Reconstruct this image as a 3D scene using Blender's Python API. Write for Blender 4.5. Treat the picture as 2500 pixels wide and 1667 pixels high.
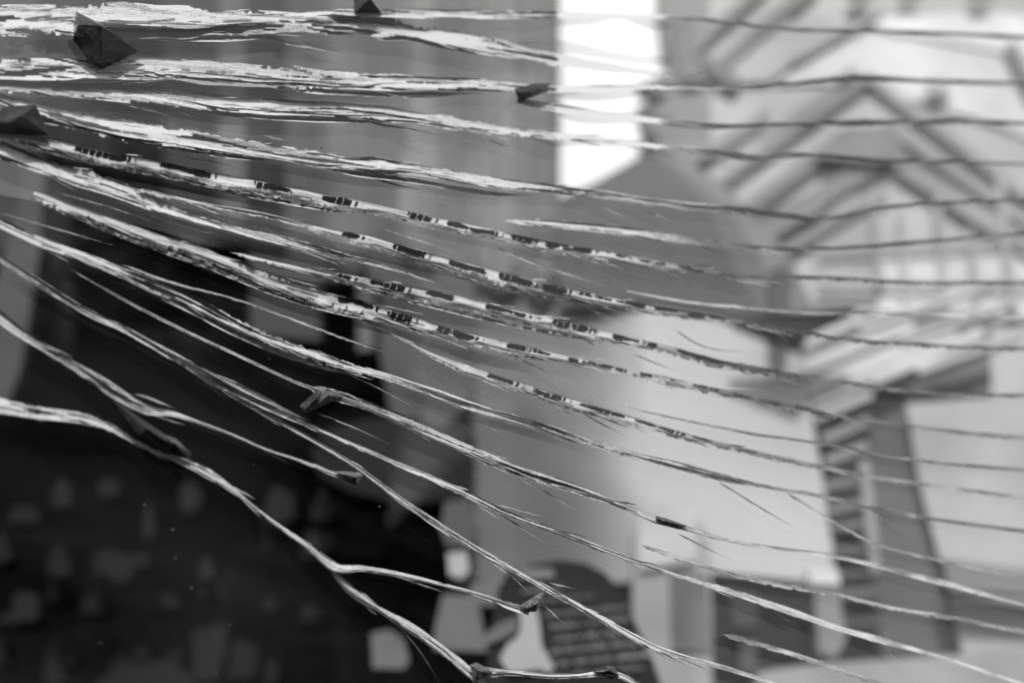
import bpy, bmesh, math
import numpy as np
from mathutils import Vector

for o in list(bpy.data.objects):
    bpy.data.objects.remove(o, do_unlink=True)
SC = bpy.context.scene
COL = SC.collection

# ------------------------------------------------------------------ camera
PITCH = math.radians(28.0)
CAM = np.array([0.0, 0.0, 1.30])
FWD = np.array([0.0, math.cos(PITCH), math.sin(PITCH)])
UPV = np.array([0.0, -math.sin(PITCH), math.cos(PITCH)])
RGT = np.array([1.0, 0.0, 0.0])
cam_d = bpy.data.cameras.new('camera')
cam_o = bpy.data.objects.new('camera', cam_d)
COL.objects.link(cam_o)
cam_o.location = CAM
cam_o.rotation_euler = (math.pi / 2 + PITCH, 0, 0)
cam_d.sensor_width = 36.0
cam_d.lens = 50.0
cam_d.clip_start = 0.02
cam_d.clip_end = 500.0
cam_d.dof.use_dof = True
cam_d.dof.focus_distance = 0.475
cam_d.dof.aperture_fstop = 6.6
cam_d.dof.aperture_blades = 7
SC.camera = cam_o

# ------------------------------------------------------------------ sky, sun, exposure
SUN_EL, SUN_AZ = math.radians(44.0), math.radians(180.0)   # azimuth clockwise from +Y
world = bpy.data.worlds.new('World')
SC.world = world
world.use_nodes = True
wn = world.node_tree
wn.nodes.clear()
wo = wn.nodes.new('ShaderNodeOutputWorld')
wb = wn.nodes.new('ShaderNodeBackground')
bw = wn.nodes.new('ShaderNodeRGBToBW')
sky = wn.nodes.new('ShaderNodeTexSky')
sky.sky_type = 'NISHITA'
sky.sun_disc = False
sky.sun_elevation = SUN_EL
sky.sun_rotation = SUN_AZ
sky.air_density = 1.0
sky.dust_density = 3.0
wb.inputs['Strength'].default_value = 0.15
wn.links.new(sky.outputs[0], bw.inputs[0])
wn.links.new(bw.outputs[0], wb.inputs['Color'])
wn.links.new(wb.outputs[0], wo.inputs[0])
sun_d = bpy.data.lights.new('sun', 'SUN')
sun_d.energy = 3.2
sun_d.angle = math.radians(0.5)
sun_d.color = (1, 1, 1)
sun_o = bpy.data.objects.new('sun', sun_d)
COL.objects.link(sun_o)
sdir = Vector((math.sin(SUN_AZ) * math.cos(SUN_EL), math.cos(SUN_AZ) * math.cos(SUN_EL), math.sin(SUN_EL)))
sun_o.rotation_euler = sdir.to_track_quat('Z', 'Y').to_euler()
sun_o.location = (-1, -2, 4)
SC.view_settings.view_transform = 'Standard'
SC.view_settings.look = 'None'
SC.view_settings.gamma = 1.0
SC.view_settings.use_curve_mapping = False
SC.view_settings.exposure = 0.5
try:
    SC.cycles.transparent_max_bounces = 40
    SC.cycles.max_bounces = 4
    SC.cycles.caustics_reflective = False
    SC.cycles.caustics_refractive = False
except Exception:
    pass

# ------------------------------------------------------------------ geometry helpers
TX = 0.72                          # sensor width / focal length
PD, PA, PB = 0.50, 0.70, math.tan(PITCH)      # the pane: distance on the axis, turn, (vertical) lean seen by the camera
PN = math.sqrt(1 + PA * PA + PB * PB)
PH = PD / PN                       # distance of the pane's front face from the camera
THK = 0.0055                       # glass thickness


def cam_xy(sx, sy):
    return (np.asarray(sx, float) - 1250.0) / 2500.0 * TX, -(np.asarray(sy, float) - 833.5) / 2500.0 * TX


def to_world(X, Y, d):
    X, Y, d = np.broadcast_arrays(X, Y, d)
    return CAM + (X * d)[..., None] * RGT + (Y * d)[..., None] * UPV + d[..., None] * FWD


def on_pane(sx, sy, off=0.0):
    """A point of the pane; off metres behind its front face."""
    X, Y = cam_xy(sx, sy)
    den = np.maximum(1 - PA * X - PB * Y, 0.2)
    return to_world(X, Y, PD / den * (PH + np.asarray(off, float)) / PH)


def on_wall(sx, sy, R):
    """A point of the upright plane y = R behind the pane."""
    X, Y = cam_xy(sx, sy)
    dy = math.cos(PITCH) - Y * math.sin(PITCH)
    return to_world(X, Y, R / dy)


rng = np.random.default_rng(7)
_T = rng.random((257, 257)) * 2 - 1


def n2(x, y, seed=0):
    x = np.asarray(x, float) + seed * 17.31
    y = np.asarray(y, float) + seed * 5.77
    x, y = np.broadcast_arrays(x, y)
    xi, yi = np.floor(x).astype(int), np.floor(y).astype(int)
    fx, fy = x - xi, y - yi
    fx, fy = fx * fx * (3 - 2 * fx), fy * fy * (3 - 2 * fy)
    a = _T[xi % 257, yi % 257]; b = _T[(xi + 1) % 257, yi % 257]
    c = _T[xi % 257, (yi + 1) % 257]; d = _T[(xi + 1) % 257, (yi + 1) % 257]
    return (a * (1 - fx) + b * fx) * (1 - fy) + (c * (1 - fx) + d * fx) * fy


def sm(a, b, x):
    t = np.clip((x - a) / (b - a), 0, 1)
    return t * t * (3 - 2 * t)


def pchip(xs, ys, x):
    xs, ys = np.asarray(xs, float), np.asarray(ys, float)
    if len(xs) == 2:
        return np.interp(x, xs, ys)
    h = np.diff(xs); dl = np.diff(ys) / h
    m = np.zeros(len(xs)); m[0], m[-1] = dl[0], dl[-1]
    m[1:-1] = (dl[:-1] * h[1:] + dl[1:] * h[:-1]) / (h[:-1] + h[1:])
    i = np.clip(np.searchsorted(xs, x) - 1, 0, len(xs) - 2)
    t = np.clip((x - xs[i]) / h[i], 0, 1)
    return ((2 * t**3 - 3 * t**2 + 1) * ys[i] + (t**3 - 2 * t**2 + t) * h[i] * m[i]
            + (-2 * t**3 + 3 * t**2) * ys[i + 1] + (t**3 - t**2) * h[i] * m[i + 1])


def mesh_obj(name, verts, faces, mat, parent=None, smooth=False):
    me = bpy.data.meshes.new(name)
    me.from_pydata([tuple(map(float, v)) for v in verts], [], faces)
    me.materials.append(mat)
    if smooth:
        me.polygons.foreach_set('use_smooth', [True] * len(me.polygons))
    me.update()
    o = bpy.data.objects.new(name, me)
    COL.objects.link(o)
    if parent is not None:
        o.parent = parent
    return o


def grid_obj(name, P, mat, parent=None, uv=None, attrs=None):
    """A sheet from an (n, m, 3) array of points."""
    n, m = P.shape[:2]
    idx = np.arange(n * m).reshape(n, m)
    q = np.stack([idx[:-1, :-1], idx[1:, :-1], idx[1:, 1:], idx[:-1, 1:]], -1).reshape(-1, 4)
    me = bpy.data.meshes.new(name)
    me.vertices.add(n * m)
    me.vertices.foreach_set('co', P.reshape(-1).astype(np.float32))
    me.loops.add(q.size)
    me.loops.foreach_set('vertex_index', q.reshape(-1).astype(np.int32))
    me.polygons.add(len(q))
    me.polygons.foreach_set('loop_start', np.arange(0, q.size, 4, dtype=np.int32))
    me.polygons.foreach_set('use_smooth', np.ones(len(q), dtype=bool))
    me.update(calc_edges=True)
    if uv is not None:
        lay = me.uv_layers.new(name='UVMap')
        lay.data.foreach_set('uv', uv.reshape(-1, 2)[q.reshape(-1)].reshape(-1).astype(np.float32))
    for k, a in (attrs or {}).items():
        at = me.attributes.new(k, 'FLOAT', 'POINT')
        at.data.foreach_set('value', np.ascontiguousarray(a, dtype=np.float32).reshape(-1))
    me.materials.append(mat)
    me.validate()
    o = bpy.data.objects.new(name, me)
    COL.objects.link(o)
    if parent is not None:
        o.parent = parent
    return o


def empty(name, loc, label=None, cat=None, group=None):
    o = bpy.data.objects.new(name, None)
    o.location = tuple(map(float, loc))
    o.empty_display_size = 0.05
    COL.objects.link(o)
    if label:
        tag(o, label, cat, group)
    return o


def tag(o, label, cat, group=None, kind=None):
    if label: o['label'] = label
    if cat: o['category'] = cat
    if group: o['group'] = group
    o['kind'] = kind or 'thing'
    return o


def adopt(child, par):
    """Parent without moving: the empty's own offset is taken out of the child's matrix."""
    child.parent = par
    child.matrix_parent_inverse.identity()
    loc = Vector((0, 0, 0)); p = par
    while p is not None:
        loc += p.location; p = p.parent
    child.location = Vector(child.location) - loc
    return child


# ------------------------------------------------------------------ materials
def lin(g):
    g = g / 255.0
    return g / 12.92 if g <= 0.04045 else ((g + 0.055) / 1.055) ** 2.4


KALB = 0.60
_mats = {}


def grey(g, rough=0.7, var=0.18, scale=9.0):
    """Matt grey of the reflectance that a thing of picture tone g has in this light."""
    key = (g, rough, var, scale)
    if key in _mats:
        return _mats[key]
    m = bpy.data.materials.new('matt_grey_%d' % g)
    m.use_nodes = True
    nt = m.node_tree
    b = nt.nodes['Principled BSDF']
    alb = min(0.85, lin(g) * KALB)
    tc = nt.nodes.new('ShaderNodeTexCoord')
    no = nt.nodes.new('ShaderNodeTexNoise')
    no.inputs['Scale'].default_value = scale
    no.inputs['Detail'].default_value = 4
    mr = nt.nodes.new('ShaderNodeMapRange')
    mr.inputs['From Min'].default_value = 0.3
    mr.inputs['From Max'].default_value = 0.7
    mr.inputs['To Min'].default_value = alb * (1 - var)
    mr.inputs['To Max'].default_value = min(0.92, alb * (1 + var))
    nt.links.new(tc.outputs['Object'], no.inputs['Vector'])
    nt.links.new(no.outputs['Fac'], mr.inputs['Value'])
    nt.links.new(mr.outputs[0], b.inputs['Base Color'])
    b.inputs['Roughness'].default_value = rough
    b.inputs['Specular IOR Level'].default_value = 0.1
    _mats[key] = m
    return m


def glass_material():
    m = bpy.data.materials.new('clear_window_glass')
    m.use_nodes = True
    nt = m.node_tree
    nt.nodes.clear()
    out = nt.nodes.new('ShaderNodeOutputMaterial')
    mix = nt.nodes.new('ShaderNodeMixShader')
    tr = nt.nodes.new('ShaderNodeBsdfTransparent')
    tr.inputs[0].default_value = (0.985, 0.985, 0.985, 1)
    gl = nt.nodes.new('ShaderNodeBsdfGlossy')
    gl.inputs['Roughness'].default_value = 0.02
    gl.inputs['Color'].default_value = (1, 1, 1, 1)
    # Schlick reflectance 0.04 + 0.96 (1 - cos)^5, the same on both faces of the sheet
    ge = nt.nodes.new('ShaderNodeNewGeometry')
    dt = nt.nodes.new('ShaderNodeVectorMath'); dt.operation = 'DOT_PRODUCT'
    nt.links.new(ge.outputs['Incoming'], dt.inputs[0]); nt.links.new(ge.outputs['Normal'], dt.inputs[1])
    ab = nt.nodes.new('ShaderNodeMath'); ab.operation = 'ABSOLUTE'
    nt.links.new(dt.outputs['Value'], ab.inputs[0])
    om = nt.nodes.new('ShaderNodeMath'); om.operation = 'SUBTRACT'; om.inputs[0].default_value = 1.0
    nt.links.new(ab.outputs[0], om.inputs[1])
    pw5 = nt.nodes.new('ShaderNodeMath'); pw5.operation = 'POWER'; pw5.inputs[1].default_value = 5.0
    nt.links.new(om.outputs[0], pw5.inputs[0])
    ml = nt.nodes.new('ShaderNodeMath'); ml.operation = 'MULTIPLY_ADD'
    ml.inputs[1].default_value = 0.96; ml.inputs[2].default_value = 0.04
    nt.links.new(pw5.outputs[0], ml.inputs[0])
    nt.links.new(ml.outputs[0], mix.inputs[0])
    nt.links.new(tr.outputs[0], mix.inputs[1])
    nt.links.new(gl.outputs[0], mix.inputs[2])
    # a thin film of dust and wiped smears
    tc = nt.nodes.new('ShaderNodeTexCoord')
    mp = nt.nodes.new('ShaderNodeMapping'); mp.inputs['Scale'].default_value = (9, 9, 26); mp.inputs['Rotation'].default_value = (0, 0.5, 0)
    ns = nt.nodes.new('ShaderNodeTexNoise'); ns.inputs['Scale'].default_value = 1.0; ns.inputs['Detail'].default_value = 6; ns.inputs['Roughness'].default_value = 0.6
    nt.links.new(tc.outputs['Object'], mp.inputs[0]); nt.links.new(mp.outputs[0], ns.inputs['Vector'])
    mr = nt.nodes.new('ShaderNodeMapRange'); mr.inputs['From Min'].default_value = 0.45; mr.inputs['From Max'].default_value = 0.8; mr.inputs['To Max'].default_value = 0.009
    nt.links.new(ns.outputs['Fac'], mr.inputs['Value'])
    df = nt.nodes.new('ShaderNodeBsdfDiffuse'); df.inputs[0].default_value = (0.7, 0.7, 0.7, 1)
    mx2 = nt.nodes.new('ShaderNodeMixShader')
    nt.links.new(mr.outputs[0], mx2.inputs[0]); nt.links.new(mix.outputs[0], mx2.inputs[1]); nt.links.new(df.outputs[0], mx2.inputs[2])
    nt.links.new(mx2.outputs[0], out.inputs[0])
    return m


def fracture_material(name='fracture_face', white=0.40, fine=1.0):
    """Broken glass edge: frosted hackle where 'frost' is high, dark reflections painted where it is low;
    'cover' thins out at the feathered rim."""
    m = bpy.data.materials.new(name)
    m.use_nodes = True
    nt = m.node_tree
    N = nt.nodes.new
    L = nt.links.new
    nt.nodes.clear()
    out = N('ShaderNodeOutputMaterial')
    mix = N('ShaderNodeMixShader')
    tr = N('ShaderNodeBsdfTransparent')
    b = N('ShaderNodeBsdfPrincipled')
    af = N('ShaderNodeAttribute'); af.attribute_name = 'frost_refl'
    ac = N('ShaderNodeAttribute'); ac.attribute_name = 'cover'
    uv = N('ShaderNodeUVMap'); uv.uv_map = 'UVMap'
    mp = N('ShaderNodeMapping'); mp.inputs['Scale'].default_value = (0.030 * fine, 0.40 * fine, 1)
    no = N('ShaderNodeTexNoise'); no.inputs['Scale'].default_value = 1.0; no.inputs['Detail'].default_value = 5; no.inputs['Roughness'].default_value = 0.65
    L(uv.outputs[0], mp.inputs[0]); L(mp.outputs[0], no.inputs['Vector'])
    mp2 = N('ShaderNodeMapping'); mp2.inputs['Scale'].default_value = (0.075 * fine, 0.34 * fine, 1); mp2.inputs['Rotation'].default_value = (0, 0, 0.18)
    no2 = N('ShaderNodeTexNoise'); no2.inputs['Scale'].default_value = 1.0; no2.inputs['Detail'].default_value = 4
    L(uv.outputs[0], mp2.inputs[0]); L(mp2.outputs[0], no2.inputs['Vector'])
    # frost + noise -> reflectance
    ag = N('ShaderNodeAttribute'); ag.attribute_name = 'grain'
    a0 = N('ShaderNodeMath'); a0.operation = 'SUBTRACT'; a0.inputs[1].default_value = 0.5
    L(no.outputs['Fac'], a0.inputs[0])
    a1 = N('ShaderNodeMath'); a1.operation = 'MULTIPLY'
    L(a0.outputs[0], a1.inputs[0]); L(ag.outputs['Fac'], a1.inputs[1])
    a2 = N('ShaderNodeMath'); a2.operation = 'ADD'
    mp3 = N('ShaderNodeMapping'); mp3.inputs['Scale'].default_value = (0.20 * fine, 0.55 * fine, 1); mp3.inputs['Rotation'].default_value = (0, 0, -0.35)
    no3 = N('ShaderNodeTexNoise'); no3.inputs['Scale'].default_value = 1.0; no3.inputs['Detail'].default_value = 3
    L(uv.outputs[0], mp3.inputs[0]); L(mp3.outputs[0], no3.inputs['Vector'])
    g1 = N('ShaderNodeMath'); g1.operation = 'SUBTRACT'; g1.inputs[1].default_value = 0.5
    L(no3.outputs['Fac'], g1.inputs[0])
    g2 = N('ShaderNodeMath'); g2.operation = 'MULTIPLY'
    g1b = N('ShaderNodeMath'); g1b.operation = 'MULTIPLY'; g1b.inputs[1].default_value = 0.7
    L(g1.outputs[0], g1b.inputs[0]); L(g1b.outputs[0], g2.inputs[0]); L(ag.outputs['Fac'], g2.inputs[1])
    a2b = N('ShaderNodeMath'); a2b.operation = 'ADD'
    L(a1.outputs[0], a2b.inputs[0]); L(g2.outputs[0], a2b.inputs[1])
    L(af.outputs['Fac'], a2.inputs[0]); L(a2b.outputs[0], a2.inputs[1])
    cr = N('ShaderNodeValToRGB')
    e = cr.color_ramp.elements
    e[0].position = 0.12; e[0].color = (0.006, 0.006, 0.006, 1)
    e[1].position = 1.0; e[1].color = (white, white, white, 1)
    k = e.new(0.40); k.color = (0.036, 0.036, 0.036, 1)
    k = e.new(0.70); k.color = (0.135, 0.135, 0.135, 1)
    L(a2.outputs[0], cr.inputs[0])
    L(cr.outputs[0], b.inputs['Base Color'])
    ro = N('ShaderNodeMapRange'); ro.inputs['To Min'].default_value = 0.16; ro.inputs['To Max'].default_value = 0.6
    L(af.outputs['Fac'], ro.inputs['Value']); L(ro.outputs[0], b.inputs['Roughness'])
    sp = N('ShaderNodeMapRange'); sp.inputs['To Min'].default_value = 0.08; sp.inputs['To Max'].default_value = 0.5
    L(af.outputs['Fac'], sp.inputs['Value']); L(sp.outputs[0], b.inputs['Specular IOR Level'])
    bu = N('ShaderNodeBump'); bu.inputs['Strength'].default_value = 0.5; bu.inputs['Distance'].default_value = 0.0006
    L(no2.outputs['Fac'], bu.inputs['Height']); L(bu.outputs[0], b.inputs['Normal'])
    # feathered cover
    c1 = N('ShaderNodeMath'); c1.operation = 'MULTIPLY_ADD'; c1.inputs[1].default_value = 1.3; c1.inputs[2].default_value = -0.65
    L(no2.outputs['Fac'], c1.inputs[0])
    c2 = N('ShaderNodeMath'); c2.operation = 'ADD'
    L(ac.outputs['Fac'], c2.inputs[0]); L(c1.outputs[0], c2.inputs[1])
    c3 = N('ShaderNodeMapRange'); c3.inputs['From Min'].default_value = 0.25; c3.inputs['From Max'].default_value = 0.65
    L(c2.outputs[0], c3.inputs['Value'])
    L(c3.outputs[0], mix.inputs[0]); L(tr.outputs[0], mix.inputs[1]); L(b.outputs[0], mix.inputs[2])
    L(mix.outputs[0], out.inputs[0])
    return m


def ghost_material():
    """The double reflection of a crack, painted: a dim see-through band."""
    m = bpy.data.materials.new('crack_ghost_film')
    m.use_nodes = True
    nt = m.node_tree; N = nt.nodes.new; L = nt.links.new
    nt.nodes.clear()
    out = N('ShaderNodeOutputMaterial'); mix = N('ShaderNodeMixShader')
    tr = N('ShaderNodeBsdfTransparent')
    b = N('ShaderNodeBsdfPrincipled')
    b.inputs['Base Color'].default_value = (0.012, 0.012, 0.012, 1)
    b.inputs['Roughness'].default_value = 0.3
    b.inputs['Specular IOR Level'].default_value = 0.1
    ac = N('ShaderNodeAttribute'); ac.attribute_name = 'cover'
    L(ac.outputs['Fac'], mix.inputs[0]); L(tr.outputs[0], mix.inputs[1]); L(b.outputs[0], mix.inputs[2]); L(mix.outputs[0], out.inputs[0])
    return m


def chip_material(base=0.02):
    m = bpy.data.materials.new('dark_glass_chip')
    m.use_nodes = True
    nt = m.node_tree; N = nt.nodes.new; L = nt.links.new
    b = nt.nodes['Principled BSDF']
    tc = N('ShaderNodeTexCoord')
    no = N('ShaderNodeTexNoise'); no.inputs['Scale'].default_value = 320; no.inputs['Detail'].default_value = 6; no.inputs['Distortion'].default_value = 1.5
    cr = N('ShaderNodeValToRGB')
    e = cr.color_ramp.elements
    e[0].position = 0.45; e[0].color = (base, base, base, 1)
    e[1].position = 0.75; e[1].color = (base * 4.5, base * 4.5, base * 4.5, 1)
    L(tc.outputs['Object'], no.inputs['Vector']); L(no.outputs['Fac'], cr.inputs[0]); L(cr.outputs[0], b.inputs['Base Color'])
    b.inputs['Roughness'].default_value = 0.18
    b.inputs['Specular IOR Level'].default_value = 0.45
    bu = N('ShaderNodeBump'); bu.inputs['Strength'].default_value = 0.25; bu.inputs['Distance'].default_value = 0.0005
    L(no.outputs['Fac'], bu.inputs['Height']); L(bu.outputs[0], b.inputs['Normal'])
    tr = N('ShaderNodeBsdfTransparent'); tr.inputs[0].default_value = (0.6, 0.6, 0.6, 1)
    mx = N('ShaderNodeMixShader'); mx.inputs[0].default_value = 0.72
    L(tr.outputs[0], mx.inputs[1]); L(b.outputs[0], mx.inputs[2]); L(mx.outputs[0], nt.nodes['Material Output'].inputs[0])
    return m


GLASS = glass_material()
FRACT = fracture_material()
HAIR = fracture_material('hairline_face', 0.34, 1.6)
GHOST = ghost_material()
CHIP = chip_material(0.011)

# ------------------------------------------------------------------ solid things behind the glass, some in place of its reflections
def slab(name, pts, R, thick, mat, parent=None):
    """An upright board of real thickness at distance R with this outline."""
    n = len(pts)
    f = [on_wall(x, y, R) for x, y in pts]
    b = [p + np.array([0, thick, 0]) for p in f]
    faces = [tuple(range(n - 1, -1, -1)), tuple(range(n, 2 * n))] + [(i, (i + 1) % n, n + (i + 1) % n, n + i) for i in range(n)]
    o = mesh_obj(name, f + b, faces, mat)
    bm = bmesh.new(); bm.from_mesh(o.data); bmesh.ops.recalc_face_normals(bm, faces=bm.faces); bm.to_mesh(o.data); bm.free()
    if parent is not None:
        adopt(o, parent)
    return o


def beam(name, p0, p1, w, R, depth, mat, parent=None):
    (x0, y0), (x1, y1) = p0, p1
    l = math.hypot(x1 - x0, y1 - y0)
    nx, ny = -(y1 - y0) / l * w / 2, (x1 - x0) / l * w / 2
    return slab(name, [(x0 + nx, y0 + ny), (x1 + nx, y1 + ny), (x1 - nx, y1 - ny), (x0 - nx, y0 - ny)], R, depth, mat, parent)


def curtain(name, xs_, ytop, ybot, R, amp, per, mat, seed, parent=None):
    """Hanging cloth with folds."""
    x = np.linspace(xs_[0], xs_[1], 160)
    yb = np.interp(x, *zip(*ybot))
    yt = np.interp(x, *zip(*ytop))
    v = np.linspace(0, 1, 14)
    SX = np.repeat(x[:, None], 14, 1); SY = yt[:, None] * (1 - v) + yb[:, None] * v
    P = on_wall(SX, SY, R)
    fold = amp * np.sin(SX / per * 6.283 + 1.5 * n2(SX / per / 2, v * 1.5, seed)) + amp * 0.8 * n2(SX / per * 1.7, v * 2, seed + 1)
    P = P.copy(); P[..., 1] += fold
    o = grid_obj(name, P, mat)
    s = o.modifiers.new('thickness', 'SOLIDIFY'); s.thickness = 0.002
    if parent is not None:
        adopt(o, parent)
    return o


# back wall with an opening to the sky
wall = empty('back_wall', on_wall(1250, 1900, 1.9)); wall['kind'] = 'structure'
WR = 1.9
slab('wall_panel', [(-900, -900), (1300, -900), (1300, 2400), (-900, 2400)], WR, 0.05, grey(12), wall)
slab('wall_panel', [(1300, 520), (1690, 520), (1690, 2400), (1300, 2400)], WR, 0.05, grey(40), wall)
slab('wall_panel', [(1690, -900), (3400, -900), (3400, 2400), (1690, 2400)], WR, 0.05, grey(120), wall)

tag(slab('sky_panel', [(1300, -500), (1690, -500), (1690, 560), (1300, 560)], 1.66, 0.03, grey(272, 0.6, 0.06)), 'brilliant white panel standing in for the bright sky in the gap at top centre', 'wall')  # added white board in place of the reflected sky

# left: grey hangings added to imitate the reflected grey wash
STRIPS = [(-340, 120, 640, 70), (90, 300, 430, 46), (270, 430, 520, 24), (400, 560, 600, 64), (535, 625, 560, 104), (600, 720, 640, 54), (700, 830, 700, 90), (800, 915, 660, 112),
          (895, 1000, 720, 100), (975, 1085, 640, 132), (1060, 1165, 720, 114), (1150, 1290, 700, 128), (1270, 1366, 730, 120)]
t = empty('reflected_grey_wash', on_wall(700, 900, 1.5), 'grey cloth strips imitating a reflected grey wash, dark at left and lighter towards the white gap', 'curtain')
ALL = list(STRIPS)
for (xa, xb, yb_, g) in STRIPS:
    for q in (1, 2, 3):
        ALL.append((xa - 25 * q, min(1365 - 4 * q, xb + 20 * q), yb_ + 75 * q + (xa % 37), int(g * (0.80, 0.60, 0.42)[q - 1])))  # longer, darker layers paint the wash fading to black below
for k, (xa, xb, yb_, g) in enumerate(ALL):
    curtain('wash_strip', (xa, xb), [(xa, -300), (xb, -300)], [(xa, yb_ - 30), ((xa + xb) / 2, yb_ + 25), (xb, yb_ - 10)], (1.50 - 0.004 * k) if k < len(STRIPS) else (1.515 + 0.0035 * (k - len(STRIPS))), 0.004, 90, grey(g, 0.8, 0.30, 14.0), 3 + k, t)
tag(slab('pale_post', [(62, 380), (112, 380), (96, 620), (50, 900), (20, 980), (-60, 980), (-20, 720), (30, 560)], 1.40, 0.02, grey(84)), 'blurred pale grey leaning post at the left edge', 'post')

# middle: boards and cabinets
tag(slab('cabinet_panel', [(610, 625), (785, 640), (782, 832), (612, 815)], 1.44, 0.02, grey(70)), 'small dim grey panel left of the narrow dark gap', 'panel', 'dim panels')
tag(slab('narrow_panel', [(872, 700), (915, 700), (912, 852), (874, 858)], 1.40, 0.02, grey(104)), 'narrow upright grey strip in the dark middle', 'panel', 'dim panels')
tag(slab('display_panel', [(930, 660), (1160, 690), (1156, 960), (1080, 1050), (960, 1040), (925, 850)], 1.42, 0.02, grey(82)), 'dim grey board standing over the dark round shape', 'panel', 'dim panels')
tag(slab('display_panel', [(1150, 690), (1400, 660), (1420, 1420), (1150, 1420)], 1.47, 0.02, grey(108)), 'mid grey board left of the bright board', 'panel', 'dim panels')
rb = empty('gradient_panel', on_wall(1400, 1420, 1.45), 'upright grey strips added as a soft gradient, paler towards the bright board', 'panel', 'dim panels')
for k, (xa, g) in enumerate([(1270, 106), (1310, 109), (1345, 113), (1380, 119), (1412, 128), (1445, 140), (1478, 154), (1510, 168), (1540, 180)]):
    slab('gradient_strip', [(xa, 700), (xa + 60, 700), (xa + 66, 1420), (xa + 4, 1420)], 1.462 - 0.003 * k, 0.002, grey(g), rb)  # added strips whose stepped tones paint a soft gradient
tag(slab('bright_board', [(1570, 740), (1620, 738), (1750, 760), (1850, 800), (1945, 838), (1965, 900), (1990, 1060), (2022, 1250), (2046, 1420), (1580, 1420)], 1.435, 0.002, grey(190, 0.7, 0.10, 5.0)),
    'large smooth light grey board right of the centre', 'board')
tag(slab('grey_facade', [(1366, 482), (1440, 452), (1530, 402), (1592, 366), (1655, 425), (1720, 500), (1775, 600), (1820, 700), (1860, 760), (1960, 850), (1850, 805), (1750, 765), (1600, 740), (1366, 745)], 1.43, 0.004, grey(94, 0.7, 0.30, 6.0)),
    'grey gable shape rising below the white gap', 'gable')
tag(slab('gable_fade', [(1600, 376), (1690, 430), (1790, 530), (1860, 640), (1930, 800), (1800, 790), (1660, 560)], 1.437, 0.003, grey(112, 0.7, 0.25, 6.0)), 'mid grey step added to soften the right side of the gable', 'board')  # in-between tones added to fade out the gable's hard edge
tag(slab('gable_fade', [(1640, 384), (1740, 430), (1860, 540), (1940, 650), (2010, 800), (1800, 790), (1700, 560)], 1.443, 0.003, grey(134, 0.7, 0.25, 6.0)), 'paler grey step added to soften the right side of the gable', 'board')
tag(slab('dark_wedge', [(1790, 778), (1890, 768), (2010, 758), (2090, 752), (1985, 800), (1955, 845), (1880, 815)], 1.37, 0.02, grey(28)), 'small black wedge above the bright board', 'wedge')
tag(slab('shelf_end', [(1880, 655), (1925, 640), (1935, 700), (1925, 770), (1885, 765)], 1.385, 0.02, grey(88)), 'small dark upright block above the black wedge', 'block')

# right: pale wall with timbers
pw = empty('pale_wall', on_wall(2150, 1700, 1.62), 'pale plastered wall crossed by grey slanting timbers at the right', 'wall')
slab('plaster_panel', [(1600, -500), (1606, -20), (1612, 40), (1622, 100), (1642, 150), (1600, 192), (1556, 207), (1632, 238), (1592, 272), (1562, 298), (1614, 342), (1590, 372), (1700, 420), (1700, 900), (1900, 900), (1900, 1000), (3300, 1000), (3300, -500)], 1.62, 0.03, grey(190), pw)  # left edge shaped wavy, like a reflection broken up by the shards
slab('plaster_panel', [(1604, -400), (1612, 40), (1622, 100), (1641, 150), (1600, 191), (1555, 207), (1631, 238), (1592, 272), (1561, 298), (1613, 342), (1592, 380), (1640, 420), (1735, 400), (1735, 150), (1720, -400)], 1.616, 0.004, grey(150), pw)
slab('plaster_panel', [(2000, 118), (2140, 70), (2420, 60), (2700, 100), (2700, 420), (2420, 300), (2080, 200), (1900, 205)], 1.615, 0.004, grey(222), pw)
slab('plaster_panel', [(2100, 45), (2400, 30), (2700, 60), (2700, 300), (2450, 130), (2150, 72)], 1.611, 0.004, grey(238), pw)
slab('plaster_panel', [(1760, 130), (1850, 70), (2010, 40), (2080, 75), (1990, 115), (1880, 200), (1780, 205)], 1.613, 0.004, grey(180), pw)
slab('plaster_panel', [(2060, 480), (2140, 470), (2140, 740), (1990, 740), (1990, 560)], 1.6145, 0.004, grey(176), pw)
slab('plaster_panel', [(2145, 620), (2500, 600), (2700, 640), (2700, 780), (2145, 780)], 1.6135, 0.004, grey(212), pw)
BM = [((1600, 560), (2125, 186), 22, 138), ((1650, 650), (2075, 322), 30, 128), ((1740, 170), (1990, -40), 30, 122), ((1690, 120), (1870, -40), 24, 130), ((1700, 660), (2150, 392), 40, 124),
      ((1760, 700), (2160, 470), 22, 140), ((2115, 184), (2540, 500), 22, 165), ((2160, 300), (2540, 560), 24, 158), ((2200, 400), (2540, 620), 40, 160), ((1930, 150), (2160, 20), 16, 165),
      ((1860, 330), (2090, 165), 12, 168), ((1600, 460), (1880, 270), 16, 140), ((1660, 40), (1690, 200), 46, 122), ((1690, 130), (1800, 205), 30, 100), ((2465, 110), (2530, 240), 30, 125),
      ((2130, 470), (2150, 700), 16, 165), ((2290, 480), (2312, 800), 16, 172), ((2200, 500), (2215, 780), 14, 178), ((2440, 430), (2475, 760), 18, 168), ((2370, 560), (2395, 820), 14, 176), ((1650, 720), (1720, 540), 30, 95),
      ((1830, 600), (2010, 500), 16, 140), ((2000, 610), (2520, 585), 10, 175), ((2000, 690), (2520, 690), 10, 178)]
for k, (a, b, w, g) in enumerate(BM):
    beam('timber', a, b, w * 1.15, 1.608 - 0.0003 * k, 0.002, grey(int(g * 0.72 + 48)), pw)
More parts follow.
